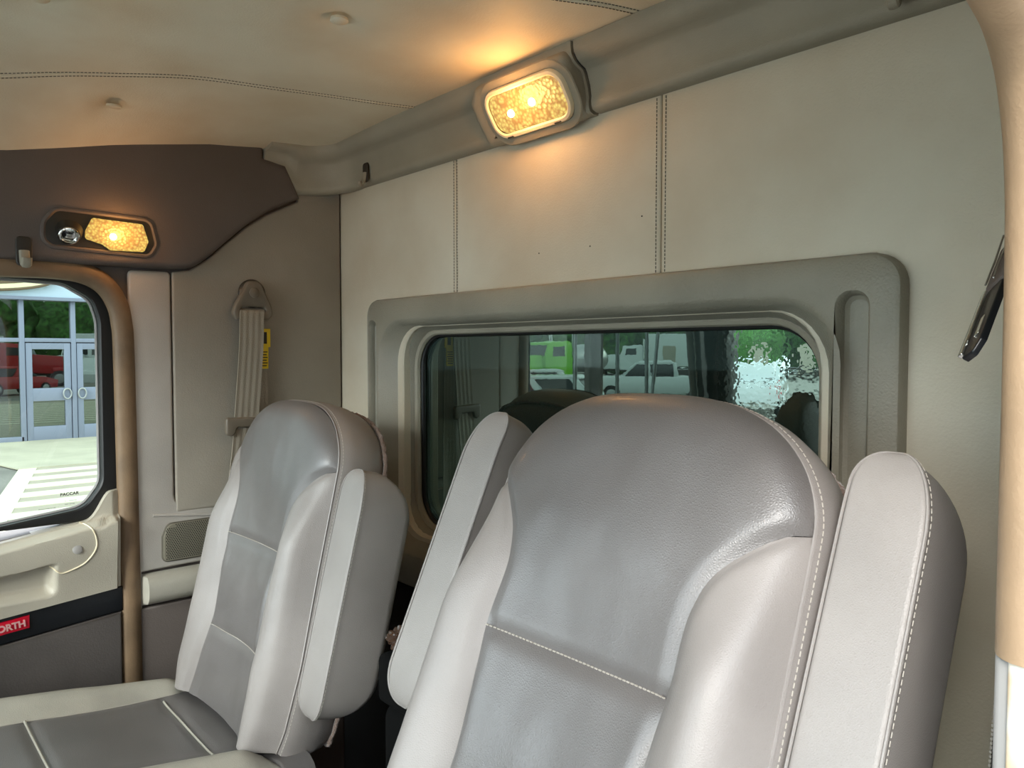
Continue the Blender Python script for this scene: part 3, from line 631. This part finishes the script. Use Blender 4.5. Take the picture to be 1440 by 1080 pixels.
def make_backrest(T, parent, sc=1.0):
    lea = M['leather']
    f = lambda u, v, w: T @ Vector((u * sc, -w, v))
    g = lambda u, v: f(u, v, wf_(u, v))
    NS = 44
    def zone(name, rows, m, lab=None):
        bm = bmesh.new(); grid(bm, [[g(u, v) for u, v in r] for r in rows]); return obj(name, bm, m, parent, 70, label=lab)
    # centre insert, upper part widens to the full headrest
    vs_ = [HS[0] + (-.115 - HS[0]) * i / 26 for i in range(27)]
    rows = [[(-Iv(v) + 2 * Iv(v) * k / NS, v) for k in range(NS + 1)] for v in vs_]
    ss = [sin(-pi / 2 + pi * k / NS) for k in range(NS + 1)]
    r0 = []
    for j in range(1, 19):
        tau = sin(j / 18 * pi / 2); row = []
        for k in range(NS + 1):
            s = (1 - j / 18) * (-1 + 2 * k / NS) + (j / 18) * ss[k]
            v = -.115 + tau * (vtop(s) + .115); row.append((s * Hb(v), v))
        r0.append(row)
    zone('headrest_insert', rows + r0, M['insert'], 'wide charcoal leather insert of the upper backrest')
    for nm, a, b in (('lumbar_insert', HS[1], HS[0]), ('lower_insert', VB, HS[1])):
        zone(nm, [[(-Iv(v) + 2 * Iv(v) * k / 30, v) for k in range(31)] for v in [a + (b - a) * i / 22 for i in range(23)]], M['insert'], 'charcoal leather insert')
    for sgn in (-1, 1):
        vv = [VB + (-.1155 - VB) * i / 60 for i in range(61)]
        zone('bolster', [[(sgn * (Iv(v) + (Hb(v) - Iv(v)) * k / 16), v) for k in range(17)] for v in vv], lea)
    # gusset band and back
    out2 = [Vector(p) for p in OUT]
    rings = []
    for i, w in ((0, 0), (-.004, -.006), (-.007, -.03), (-.005, -.06), (.002, -.085), (.014, -.102)): rings.append([f(p[0], p[1], w) for p in inset(out2, i)])
    bm = bmesh.new(); loft(bm, rings); gs = obj('side_gusset', bm, lea, parent, 60)
    bm = bmesh.new(); ri = [[f(p[0], p[1], w) for p in inset(out2, i)] for i, w in ((.010, -.096), (.014, -.105), (.03, -.118), (.045, -.122))]
    vs2 = loft(bm, ri); fillcap(bm, [vs2[-1]]); obj('back_panel', bm, M['fuzz'], parent, 60, label='brown fleece covered rear of the backrest')
    bm = bmesh.new(); P = [f(p[0] + .0015 * random.uniform(-1, 1), p[1] + .0015 * random.uniform(-1, 1), -.100) for p in resample(inset(out2, .005), 300, True)]
    tube(bm, P, [.0035 + .0025 * random.random() for _ in P], 6, closed=True); obj('fleece_edge', bm, M['fuzz'], parent, 180)
    bm = bmesh.new(); tube(bm, [f(p[0], p[1], .001) for p in out2], .0018, 6, closed=True); pp = obj('piping', bm, lea, parent)
    stitch('stitching', [f(p[0], p[1], -.0055) for p in inset(out2, -.0035)], M['thread'], pp)
    # seam piping
    def seamline(pts, name='seam_stitching', side_=None):
        stitch(name, [f(u, v, wf_(u, v) + .0012) for u, v in pts], M['thread'], parent, step=.005, ln=.0036, r=.0008)
    for h in HS: seamline([(-Iv(h) + 2 * Iv(h) * k / 20, h) for k in range(21)])
def make_arm(T, parent, sgn, v0, v1, w0, w1, u0=.225, u1=.290, tilt=0):
    rings = []; n = 9; L = v1 - v0; uc, wc = (u0 + u1) / 2, (w0 + w1) / 2; a, b = (u1 - u0) / 2, (w1 - w0) / 2
    base = rrect(-1, 1, -1, 1, .0001, 1)
    prof = []
    for k in range(49):
        t = k / 48; tt = .5 - .5 * cos(pi * t); v = v0 + L * tt
        def q_(x, r): x = min(1, max(0, x / r)); return sqrt(max(0, 1 - (1 - x) ** 2))
        ei = q_(v1 - v, .030) * q_(v - v0, .040); eo = q_(v1 - v, .070) * q_(v - v0, .045); eb_ = q_(v1 - v + .004, .085) * q_(v - v0 + .004, .075); ef = q_(v1 - v + .01, .02) * q_(v - v0 + .01, .02)
        prof.append((v, ei, eo, eb_))
    edge_i, edge_o = [], []
    for v, ei, eo, eb_ in prof:
        um = u0 + (u1 - u0) * .42
        ui = um - (um - u0) * (.10 + .90 * ei); uo = um + (u1 - um) * (.10 + .90 * eo); wb_ = w1 - (w1 - w0) * (.12 + .88 * eb_)
        fr = w1 - .012 * (1 - min(ei, eo)) ; e = min(ei, eo)
        P = fillet([(ui, wb_), (uo, wb_), (uo, fr), (ui, fr)], [.020 * e + .001, .020 * e + .001, .005 * e + .0005, .005 * e + .0005], 5)
        # gentle swelling of faces
        rings.append([T @ Vector((sgn * p[0], -(p[1] + tilt * (v1 - v)), v)) for p in P])
        edge_i.append(T @ Vector((sgn * ui, -(fr - .001 + tilt * (v1 - v)), v))); edge_o.append(T @ Vector((sgn * uo, -(fr - .001 + tilt * (v1 - v)), v)))
    bm = bmesh.new(); loft(bm, rings, cap0=True, cap1=True); o = obj('armrest', bm, M['arm'], parent, 75)
    bm = bmesh.new(); lp = edge_i + edge_o[::-1]; tube(bm, lp, .0014, 6, closed=True); pp = obj('piping', bm, M['arm'], o)
    stitch('stitching', [p + (T.to_3x3() @ Vector((sgn * .0026, .001, 0))) for p in edge_o[2:-2]], M['thread'], o, r=.0004)
def make_seat(label, cx, y, z, lean, arms, H0, sc):
    root = thing('truck_seat', label, 'seat', (cx, y - .6 * sin(radians(lean)) - .2, 0), 'cab seats')
    T = Matrix.Translation((cx, y, z)) @ Matrix.Rotation(-radians(lean), 4, 'X')
    br = bpy.data.objects.new('backrest', None); COL.objects.link(br); br.parent = root
    make_backrest(T, br, sc)
    for a in arms: make_arm(T, root, *a)
    # cushion
    yb = y - .6 * sin(radians(lean)) + .05; yf = yb - .52; HW = .238
    def ctop(u, yy):
        t = (yb - yy) / (yb - yf); zz = H0 + .055 * smooth01(t * 1.1) - .03 * smooth01((t - .85) / .15)
        a = abs(u); d = min(HW - a, yy - yf + .0001, .05 + (yb - yy)); zz += .025 * (1 - exp(-max(0, d) / .015)) - .025
        zz += .024 * exp(-((a - .19) / .04) ** 2) * smooth01((t - .10) / .12)
        for q in (yb - .135, yb - .365):
            if a < ib(yy): zz -= .005 * exp(-((yy - q) / .008) ** 2)
        if t > .1: zz -= .006 * exp(-((a - ib(yy)) / .008) ** 2)
        return zz + .002 * noise.noise((u * 10, yy * 10, 5))
    y1 = yb - .055
    def ib(yy): # inner edge of the light bolster
        return interp(yy, [yf, y1 - .25, y1 - .12, y1 - .05, y1 - .02, y1], [.130, .130, .142, .150, .165, .205])
    def zone(name, f0, f1, ya, ybb, m, n=24, nu=24, par=root, lab=None):
        bm = bmesh.new(); rows = []
        for i in range(n + 1):
            yy = ya + (ybb - ya) * i / n; a, b = f0(yy), f1(yy); rows.append([Vector((cx + a + (b - a) * k / nu, yy, ctop(a + (b - a) * k / nu, yy))) for k in range(nu + 1)])
        grid(bm, rows); return obj(name, bm, m, par, 70, label=lab)
    zone('cushion_insert', lambda q: -ib(q), lambda q: ib(q), yf, y1, M['insert'], 50, 36, lab='charcoal leather middle of the cushion')
    zone('cushion_rear_band', lambda q: -HW, lambda q: HW, y1, yb, M['insert'], 14, 44, lab='charcoal leather band at the rear of the cushion')
    for s in (-1, 1):
        zone('cushion_bolster', lambda q: s * ib(q), lambda q: s * HW, yf, y1, M['worn'], 50, 14, lab='pale worn leather cushion bolster')
        stitch('seam_stitching', [Vector((cx + s * ib(q), q, ctop(s * ib(q), q) + .0015)) for q in [yf + .02 + (y1 - yf - .02) * k / 30 for k in range(31)]], M['thread'], root, step=.005, r=.0007)
    for q in (yb - .135, yb - .365):
        bm = bmesh.new(); tube(bm, [Vector((cx + a, q, ctop(a, q) + .002)) for a in [-.13 + .26 * k / 20 for k in range(21)]], .0022, 6); obj('seam_piping', bm, M['worn'], root)
    bm = bmesh.new(); o2 = rrect(-HW, HW, yf, yb, .03)
    rings = [[Vector((cx + p[0], p[1], zz(p))) for p in inset(o2, i)] for i, zz in ((-.001, lambda p: ctop(max(-HW, min(HW, p[0])), max(yf, min(yb, p[1]))) ), (-.006, lambda p: H0 - .03), (-.004, lambda p: H0 - .10), (.006, lambda p: H0 - .115))]
    v = loft(bm, rings); fillcap(bm, [v[-1]]); obj('cushion_side', bm, M['leather'], root, 60)
    bm = bmesh.new(); slab(bm, (cx - .19, yf + .06, H0 - .16), (cx + .19, yb - .02, H0 - .112), .01); slab(bm, (cx - .17, yf + .09, 0), (cx + .17, yb - .05, H0 - .15), .03); obj('seat_base', bm, M['dark'], root)
    localize(root); return root
far = make_seat('far air-ride seat by the opposite door, charcoal and light grey leather with visible cushion', -1.418, -.310, 1.052, 13.8,
    [(1, -.520, -.105, -.110, .002, .222, .300, .0), (-1, -.50, -.100, -.10, -.01, .222, .285, 0)], .462, .95)
near = make_seat('near seat in the foreground, large charcoal leather backrest with armrests folded up', -.507, -.340, 1.102, 24.5,
    [(1, -.47, -.032, -.125, -.005, .209, .276, 0), (-1, -.41, -.028, -.105, -.005, .240, .306, 0)], .50, .925)

# crumpled wrapper on an added black block that darkens the gap between the seats
cs = thing('gap_filler', 'added black block that darkens the gap between the two seats', 'case', (-.96, -.25, 0))
box('filler_body', (-1.03, -.37, .0), (-.86, -.06, .60), M['pitch'], cs, .02); box('filler_lid', (-1.035, -.375, .602), (-.855, -.055, .68), M['pitch'], cs, .012); localize(cs)
bm = bmesh.new(); bmesh.ops.create_icosphere(bm, subdivisions=4, radius=1)
for v in bm.verts:
    n0 = noise.noise(v.co * 1.7) * .5 + noise.noise(v.co * 4.1) * .35; v.co *= 1 + n0; v.co = Vector((-1.0 + v.co.x * .022, -.345 + v.co.y * .022, .704 + v.co.z * .018))
tag(obj('crumpled_bag', bm, M['wrapper'], None, 30), 'crumpled shiny brown plastic bag in the dark gap between the seats', 'bag')
# crumbs on the far cushion
bm = bmesh.new(); bmesh.ops.create_icosphere(bm, subdivisions=2, radius=.0035, matrix=Matrix.Translation((-1.405, -.500, .4475)))
for v in bm.verts: v.co += Vector([random.uniform(-.0008, .0008)] * 3)
tag(obj('crumb', bm, M['cream'], None), 'tiny pale crumb lying on the dark far seat cushion', 'crumb')

# ================================================================== OUTSIDE
G = -1.1
bm = bmesh.new(); slab(bm, (-80, -80, G - .3), (80, 80, G)); gd = obj('ground', bm, M['asphalt'], smooth=False); gd['kind'] = 'structure'
def flatpoly(name, pts, z, h, m, parent):
    bm = bmesh.new(); a = [Vector((p[0], p[1], z)) for p in pts]; b = [Vector((p[0], p[1], z + h)) for p in pts]; loft(bm, [a, b], cap0=True, cap1=True); return obj(name, bm, m, parent, smooth=False)
wk = flatpoly('walkway_slab', [(-22.4, 2.4), (-22.4, 14), (-3.5, 14), (-3.5, -1.6), (-14.1, .87), (-18.9, 2.05)], G, .02, M['walk'], None); wk['kind'] = 'structure'
flatpoly('concrete_apron', [(-22.4, -12), (-22.4, 14), (-17.1, 14), (-17.1, 1.55), (-19.9, 1.0), (-19.9, -12)], G + .02, .02, M['concrete'], wk)
for k in range(13):
    x = -16.55 + k * .86; ye = .87 + (-14.1 - x) * .247 + .12
    flatpoly('painted_stripe', [(x - .22, ye), (x - .22, 12), (x + .22, 12), (x + .22, ye)], G + .02, .008, M['paint'], wk)
flatpoly('painted_edge_line', [(-18.9, 2.0), (-18.9, 2.3), (-3.5, -1.35), (-3.5, -1.65)], G + .021, .009, M['paint'], wk)

bd = thing('storefront_building', 'showroom building with blue-grey framed glass doors seen through the far window', 'building', (-22.5, 3, G))
BX = -22.4
box('inner_wall', (BX - 3, -13, G), (BX - 2.5, 16, 5), M['bwall'], bd); box('roof', (BX - 3, -13, 5), (BX + .2, 16, 5.3), M['fascia'], bd)
box('fascia', (BX - .2, -13, 2.50), (BX + .25, 16, 5.0), M['fascia'], bd); box('fascia_lip', (BX - .1, -13, 2.44), (BX + .28, 16, 2.52), M['alu'], bd)
def frame_bar(name, y0, y1, z0, z1, d=.10, o=0): return box(name, (BX - .06, y0, z0), (BX + d + o, y1, z1), M['alu'], bd, .008)
def pane(y0, y1, z0, z1):
    bm = bmesh.new(); bm.faces.new([bm.verts.new(p) for p in ((BX, y0, z0), (BX, y1, z0), (BX, y1, z1), (BX, y0, z1))]); obj('pane', bm, M['storeglass'], bd, smooth=False)
my = [2.5 + 1.13 * k for k in range(-6, 9)]
for k, y in enumerate(my): frame_bar('mullion', y - .055, y + .055, G, 2.45)
for a, b in zip(my, my[1:]):
    frame_bar('transom', a + .055, b - .055, 1.40, 1.50); pane(a, b, 1.5, 2.45)
    if abs(a - 2.5) < .1 or abs(a - 3.63) < .1:
        l = abs(a - 2.5) < .1; a2, b2 = a + .07, b - .07
        for z0, z1, n in ((1.22, 1.38, 'door_rail'), (-.08, .24, 'door_rail'), (G + .02, -.72, 'door_rail')): frame_bar(n, a2, b2, z0, z1, .07)
        for q in (a2, b2 - .14): frame_bar('door_stile', q, q + .14, G + .02, 1.38, .075)
        pane(a2, b2, -.72, -.08); pane(a2, b2, .24, 1.22)
        hy = b2 - .10 if l else a2 + .10
        bm = bmesh.new(); tube(bm, [Vector((BX + .12, hy + .09 * cos(t), .09 + .13 * sin(t))) for t in [2 * pi * j / 20 for j in range(20)]], .022, 8, closed=True); obj('door_pull', bm, M['steel'], bd)
    else:
        frame_bar('sill', a, b, G, -.95); pane(a, b, -.95, 1.4)
bm = bmesh.new(); el = [(1.35 + 1.85 * cos(t), 2.98 + .36 * sin(t)) for t in [2 * pi * k / 60 for k in range(60)]]
pad(bm, el, side(BX + .25), .12, .03); obj('sign_board', bm, M['cream'], bd, label='oval cream sign board')
bm = bmesh.new(); tube(bm, [Vector((BX + .36, p[0], p[1])) for p in el], .035, 8, closed=True); obj('sign_rim', bm, M['brown'], bd)
bm = bmesh.new(); pad(bm, inset(el, .14), side(BX + .36), .02, .005); obj('sign_field', bm, M['brown'], bd); localize(bd)

# vehicles
def vehicle(name, label, loc, rot, paint, kind, cat):
    root = thing(name, label, cat, loc); root.rotation_euler = (0, 0, rot)
    def side_body(nm, prof, w0, w1, m, z_t=None, rr=.06):
        P = fillet(prof, rr, 3); bm = bmesh.new(); zmin = min(p[1] for p in P); zmax = max(p[1] for p in P)
        hw = lambda z: w0 + (w1 - w0) * (z - zmin) / (zmax - zmin)
        rings = []
        for i, q in ((.05, 1), (.0, .96), (0, -.96), (.05, -1)): rings.append([Vector((p[0], q * hw(p[1]), p[1])) for p in inset(P, i)])
        loft(bm, rings, cap0=True, cap1=True); return obj(nm, bm, m, root, 40)
    def wheels(xs_, r, w):
        for x in xs_:
            for s in (-1, 1):
                bm = bmesh.new(); tube(bm, [Vector((x, s * (w - .25), r)), Vector((x, s * (w - .02), r)), Vector((x, s * w, r))], [r, r, r * .92], 24, up=(0, 0, 1))
                t = obj('wheel', bm, M['tyre'], root); bm = bmesh.new(); disc(bm, (x, s * w, r), (0, s, 0), r * .6, .03); obj('hub', bm, M['steel'], t)
    if kind == 'hatch':
        side_body('body', [(-2.1, .35), (2.1, .35), (2.15, .75), (1.3, .95), (-2.0, 1.0), (-2.15, .7)], .88, .86, paint)
        side_body('windows', [(-1.95, .98), (1.1, .95), (.35, 1.42), (-1.45, 1.45)], .80, .62, M['darkglass']); side_body('roof', [(-1.7, 1.40), (.5, 1.38), (.3, 1.5), (-1.4, 1.53)], .66, .6, paint)
        for x in (-1.9, -.5): side_body('window_post', [(x, .97), (x + .35, .97), (x + .75, 1.45), (x + .45, 1.45)], .815, .635, paint, rr=.01)
        wheels((-1.35, 1.35), .33, .88)
    elif kind == 'pickup':
        side_body('body', [(-2.8, .5), (2.8, .5), (2.85, 1.0), (2.7, 1.18), (1.2, 1.22), (-.9, 1.22), (-2.8, 1.2)], .98, .95, paint)
        side_body('windows', [(-.9, 1.2), (1.35, 1.2), (.75, 1.78), (-.7, 1.80)], .88, .72, M['darkglass']); side_body('roof', [(-.85, 1.74), (.85, 1.72), (.65, 1.88), (-.65, 1.90)], .78, .7, paint)
        for x in (-.95, .15): side_body('window_post', [(x, 1.2), (x + .2, 1.2), (x + .25, 1.8), (x + .1, 1.8)], .90, .74, paint, rr=.01)
        side_body('windscreen_post', [(1.32, 1.2), (1.50, 1.2), (.88, 1.8), (.72, 1.8)], .90, .75, paint, rr=.01)
        bm = bmesh.new(); slab(bm, (-2.70, -.82, 1.05), (-.95, .82, 1.215)); obj('load_bed', bm, M['dark'], root, smooth=False)
        bm = bmesh.new(); 
        for s in (-1, 1): slab(bm, (-2.87, s * .86 - .06, .8), (-2.82, s * .86 + .06, 1.15))
        obj('tail_lamp', bm, M['redp'], root); wheels((-1.75, 1.85), .42, .98)
    else:
        side_body('chassis', [(-4.5, .7), (3.5, .7), (3.5, .95), (-4.5, .95)], .5, .5, M['dark'])
        side_body('hood', [(1.0, .9), (3.4, .8), (3.45, 1.7), (2.9, 1.95), (1.0, 2.1)], .85, .70, paint)
        side_body('cab', [(-.8, .8), (1.0, .8), (1.05, 2.0), (.75, 2.75), (-.6, 2.85), (-.8, 2.7)], 1.1, .98, paint)
        side_body('windscreen', [(.80, 2.05), (1.09, 2.05), (.83, 2.62), (.6, 2.62)], .90, .82, M['darkglass'], rr=.01)
        side_body('side_window', [(-.3, 2.0), (.62, 2.0), (.55, 2.55), (-.3, 2.6)], 1.05, 1.01, M['darkglass'], rr=.05)
        for s in (-1, 1):
            bm = bmesh.new(); tube(bm, [Vector((-.9, s * .95, .8)), Vector((-.9, s * .95, 3.3))], .09, 12); obj('exhaust_stack', bm, M['chrome'], root)
            bm = bmesh.new(); slab(bm, (2.3, s * .88 - .18, .95), (3.2, s * .88 + .18, 1.25), .08); obj('mudguard', bm, paint, root)
        bm = bmesh.new(); slab(bm, (3.44, -.5, .95), (3.52, .5, 1.75), .03); obj('grille', bm, M['chrome'], root)
        if kind == 'boxtruck': bm = bmesh.new(); slab(bm, (-6.5, -1.25, 1.1), (-1.1, 1.25, 3.7), .05); obj('cargo_box', bm, M['white'], root)
        else: bm = bmesh.new(); tube(bm, [Vector((-3.9, 0, 1.7)), Vector((-3.4, 0, 1.9)), Vector((-1.3, 0, 1.9))], [.5, .85, .7], 20); obj('tank', bm, M['steel'], root)
        wheels((-3.6, -2.4, 2.7), .52, 1.1)
    return root
fwd_n = fwd; rt = Vector((sin(yaw), cos(yaw), 0)); upv = rt.cross(fwd)
def az(px, d):     # point on the ground at distance d in the horizontal direction of column px
    r = fwd + rt * ((px - 720) / 1085); r.z = 0; r.normalize(); return Vector((0, -1, 0)) + r * d
def rear(px, d): p = az(px, d); return (p.x, .11 - p.y, G)          # place seen mirrored in the rear glass
def shop(px, d): p = az(px, d); return (2 * BX - p.x, p.y, G)       # place seen mirrored in the showroom glass
vehicle('hatchback', 'white hatchback parked ahead of the cab', rear(755, 25), radians(148), M['white'], 'hatch', 'car')
vehicle('hatchback', 'second white hatchback parked behind the first', rear(738, 33), radians(120), M['white'], 'hatch', 'car')
vehicle('pickup_truck', 'white crew cab pickup parked side-on ahead of the cab', rear(922, 34), radians(142), M['white'], 'pickup', 'truck')
vehicle('pickup_truck', 'white pickup seen from its tailgate with red lamps', rear(1064, 30), radians(-118), M['white'], 'pickup', 'truck')
vehicle('semi_truck', 'lime green truck with a steel tank in the lot', rear(772, 42), radians(95), M['greenp'], 'tank', 'truck')
vehicle('semi_truck', 'white box truck beyond the pickup', rear(890, 64), radians(142), M['white'], 'boxtruck', 'truck')
vehicle('semi_truck', 'red truck reflected in the showroom glass', shop(22, 60), radians(110), M['redp'], 'tank', 'truck')
vehicle('semi_truck', 'white box truck reflected at the right of the showroom glass', shop(115, 68), radians(215), M['white'], 'boxtruck', 'truck')
vehicle('hatchback', 'red car reflected low in the showroom glass', shop(14, 48), radians(60), M['redp'], 'hatch', 'car')
vehicle('pickup_truck', 'white pickup reflected in the showroom door glass', shop(128, 52), radians(200), M['white'], 'pickup', 'truck')
tl = thing('light_blocker', 'unseen light grey box trailer added to block side light at the near door', 'trailer', (4.6, -3.5, G))  # out of view, added to cut the light from the near side
bm = bmesh.new(); slab(bm, (3.3, -9.5, G + 1.0), (5.9, 1.6, G + 4.1), .05); obj('cargo_box', bm, M['slate'], tl)
bm = bmesh.new(); slab(bm, (4.1, -9.2, G + .75), (5.1, 1.3, G + 1.0)); obj('chassis', bm, M['dark'], tl, smooth=False)
for y_ in (-.2, -1.4, -8.2):
    for x_ in (3.6, 5.6):
        bm = bmesh.new(); tube(bm, [Vector((x_ - .15, y_, G + .5)), Vector((x_ + .15, y_, G + .5))], .5, 20, up=(0, 0, 1)); obj('wheel', bm, M['tyre'], tl)
localize(tl)
# traffic cone and posts in the lot
p = rear(1122, 26); cn = thing('traffic_cone', 'orange traffic cone by the flatbed trailer', 'cone', p)
bm = bmesh.new(); tube(bm, [Vector(p) + Vector((0, 0, .03)), Vector(p) + Vector((0, 0, .75))], [.18, .03], 14); obj('cone_body', bm, M['orange'], cn)
bm = bmesh.new(); slab(bm, (p[0] - .22, p[1] - .22, G), (p[0] + .22, p[1] + .22, G + .04)); obj('cone_base', bm, M['orange'], cn); localize(cn)
p = rear(1100, 44); tr = thing('flatbed_trailer', 'long dark flatbed trailer with upright stakes in the lot', 'trailer', p)
ux = Vector((-.55, -.83, 0)).normalized(); 
bm = bmesh.new(); 
def obox(bm, c, hx, hy, z0, z1):
    uy = Vector((-ux.y, ux.x, 0)); r = [[Vector(c) + ux * a * hx + uy * b * hy + Vector((0, 0, z - c[2])) for a, b in ((-1, -1), (1, -1), (1, 1), (-1, 1))] for z in (z0, z1)]; loft(bm, r, cap0=True, cap1=True)
ux = Vector((-.83, .55, 0)).normalized(); obox(bm, p, 7, 1.2, G + 1.0, G + 1.3); obj('bed', bm, M['dark'], tr, smooth=False)
for k in range(6):
    bm = bmesh.new(); c = Vector(p) + ux * (-6 + 2.4 * k); obox(bm, c, .35, .06, G + 1.3, G + 2.6); obj('stake', bm, M['walk'], tr, smooth=False)
for k in (-5, -3.8, 5):
    bm = bmesh.new(); c = Vector(p) + ux * k; uy = Vector((-ux.y, ux.x, 0)); tube(bm, [c + Vector((0, 0, .5)) - uy * 1.1, c + Vector((0, 0, .5)) + uy * 1.1], .5, 18); obj('wheel', bm, M['tyre'], tr)
localize(tr)
# mirror arms outside the far door
ma = thing('door_mirror', 'outside mirror of the far door on chromed tube arms', 'mirror', (-2.10, -1.31, .62))
for a, b in (((-2.10, -1.06, .70), (-2.10, -1.06, 1.45)), ((-2.10, -1.31, .62), (-2.10, -1.31, 1.50)), ((-2.10, -1.50, .62), (-2.10, -1.50, 1.50)), ((-2.10, -1.50, .70), (-2.10, -1.60, 1.40)), ((-1.93, -1.50, 1.50), (-2.10, -1.50, 1.50)), ((-1.93, -1.50, .62), (-2.10, -1.50, .62)), ((-2.10, -1.50, 1.50), (-2.10, -1.06, 1.45)), ((-2.10, -1.50, .62), (-2.10, -1.06, .70))):
    bm = bmesh.new(); tube(bm, [Vector(a), Vector(b)], .008, 8); obj('arm', bm, M['steel'], ma)
box('mirror_head', (-2.15, -1.24, .74), (-2.11, -1.16, 1.40), M['dark'], ma, .01); localize(ma)
# trees
random.seed(11)
def tree(label, loc, h, r, group):
    t = thing('tree', label, 'tree', loc, group); L = Vector(loc)
    bm = bmesh.new(); tube(bm, [L, L + Vector((.1, .1, h * .3)), L + Vector((0, .2, h * .6))], [.25, .2, .12], 8); obj('trunk', bm, M['bark'], t)
    bm = bmesh.new()
    for k in range(9):
        c = L + Vector((random.uniform(-1, 1) * r * .6, random.uniform(-1, 1) * r * .6, h * (.42 + .5 * k / 9))); q = bmesh.ops.create_icosphere(bm, subdivisions=3, radius=r * random.uniform(.42, .65), matrix=Matrix.Translation(c))
        for v in q['verts']: v.co += (v.co - c) * (.5 * noise.noise(v.co * 1.3) + .35 * noise.noise(v.co * 4))
    obj('crown', bm, M['leaf'], t, 180); localize(t)
k = 0
for px in range(500, 1400, 110):
    p = rear(px, 75 + random.uniform(-3, 3)); tree('leafy green tree in the row ahead of the cab', p, random.uniform(5.5, 7), 4.2, 'trees ahead of the cab')
for px in range(-100, 360, 110):
    p = shop(px, 100 + random.uniform(-3, 3)); tree('leafy green tree in the row across the lot', p, random.uniform(7, 9), 5, 'trees across the lot')
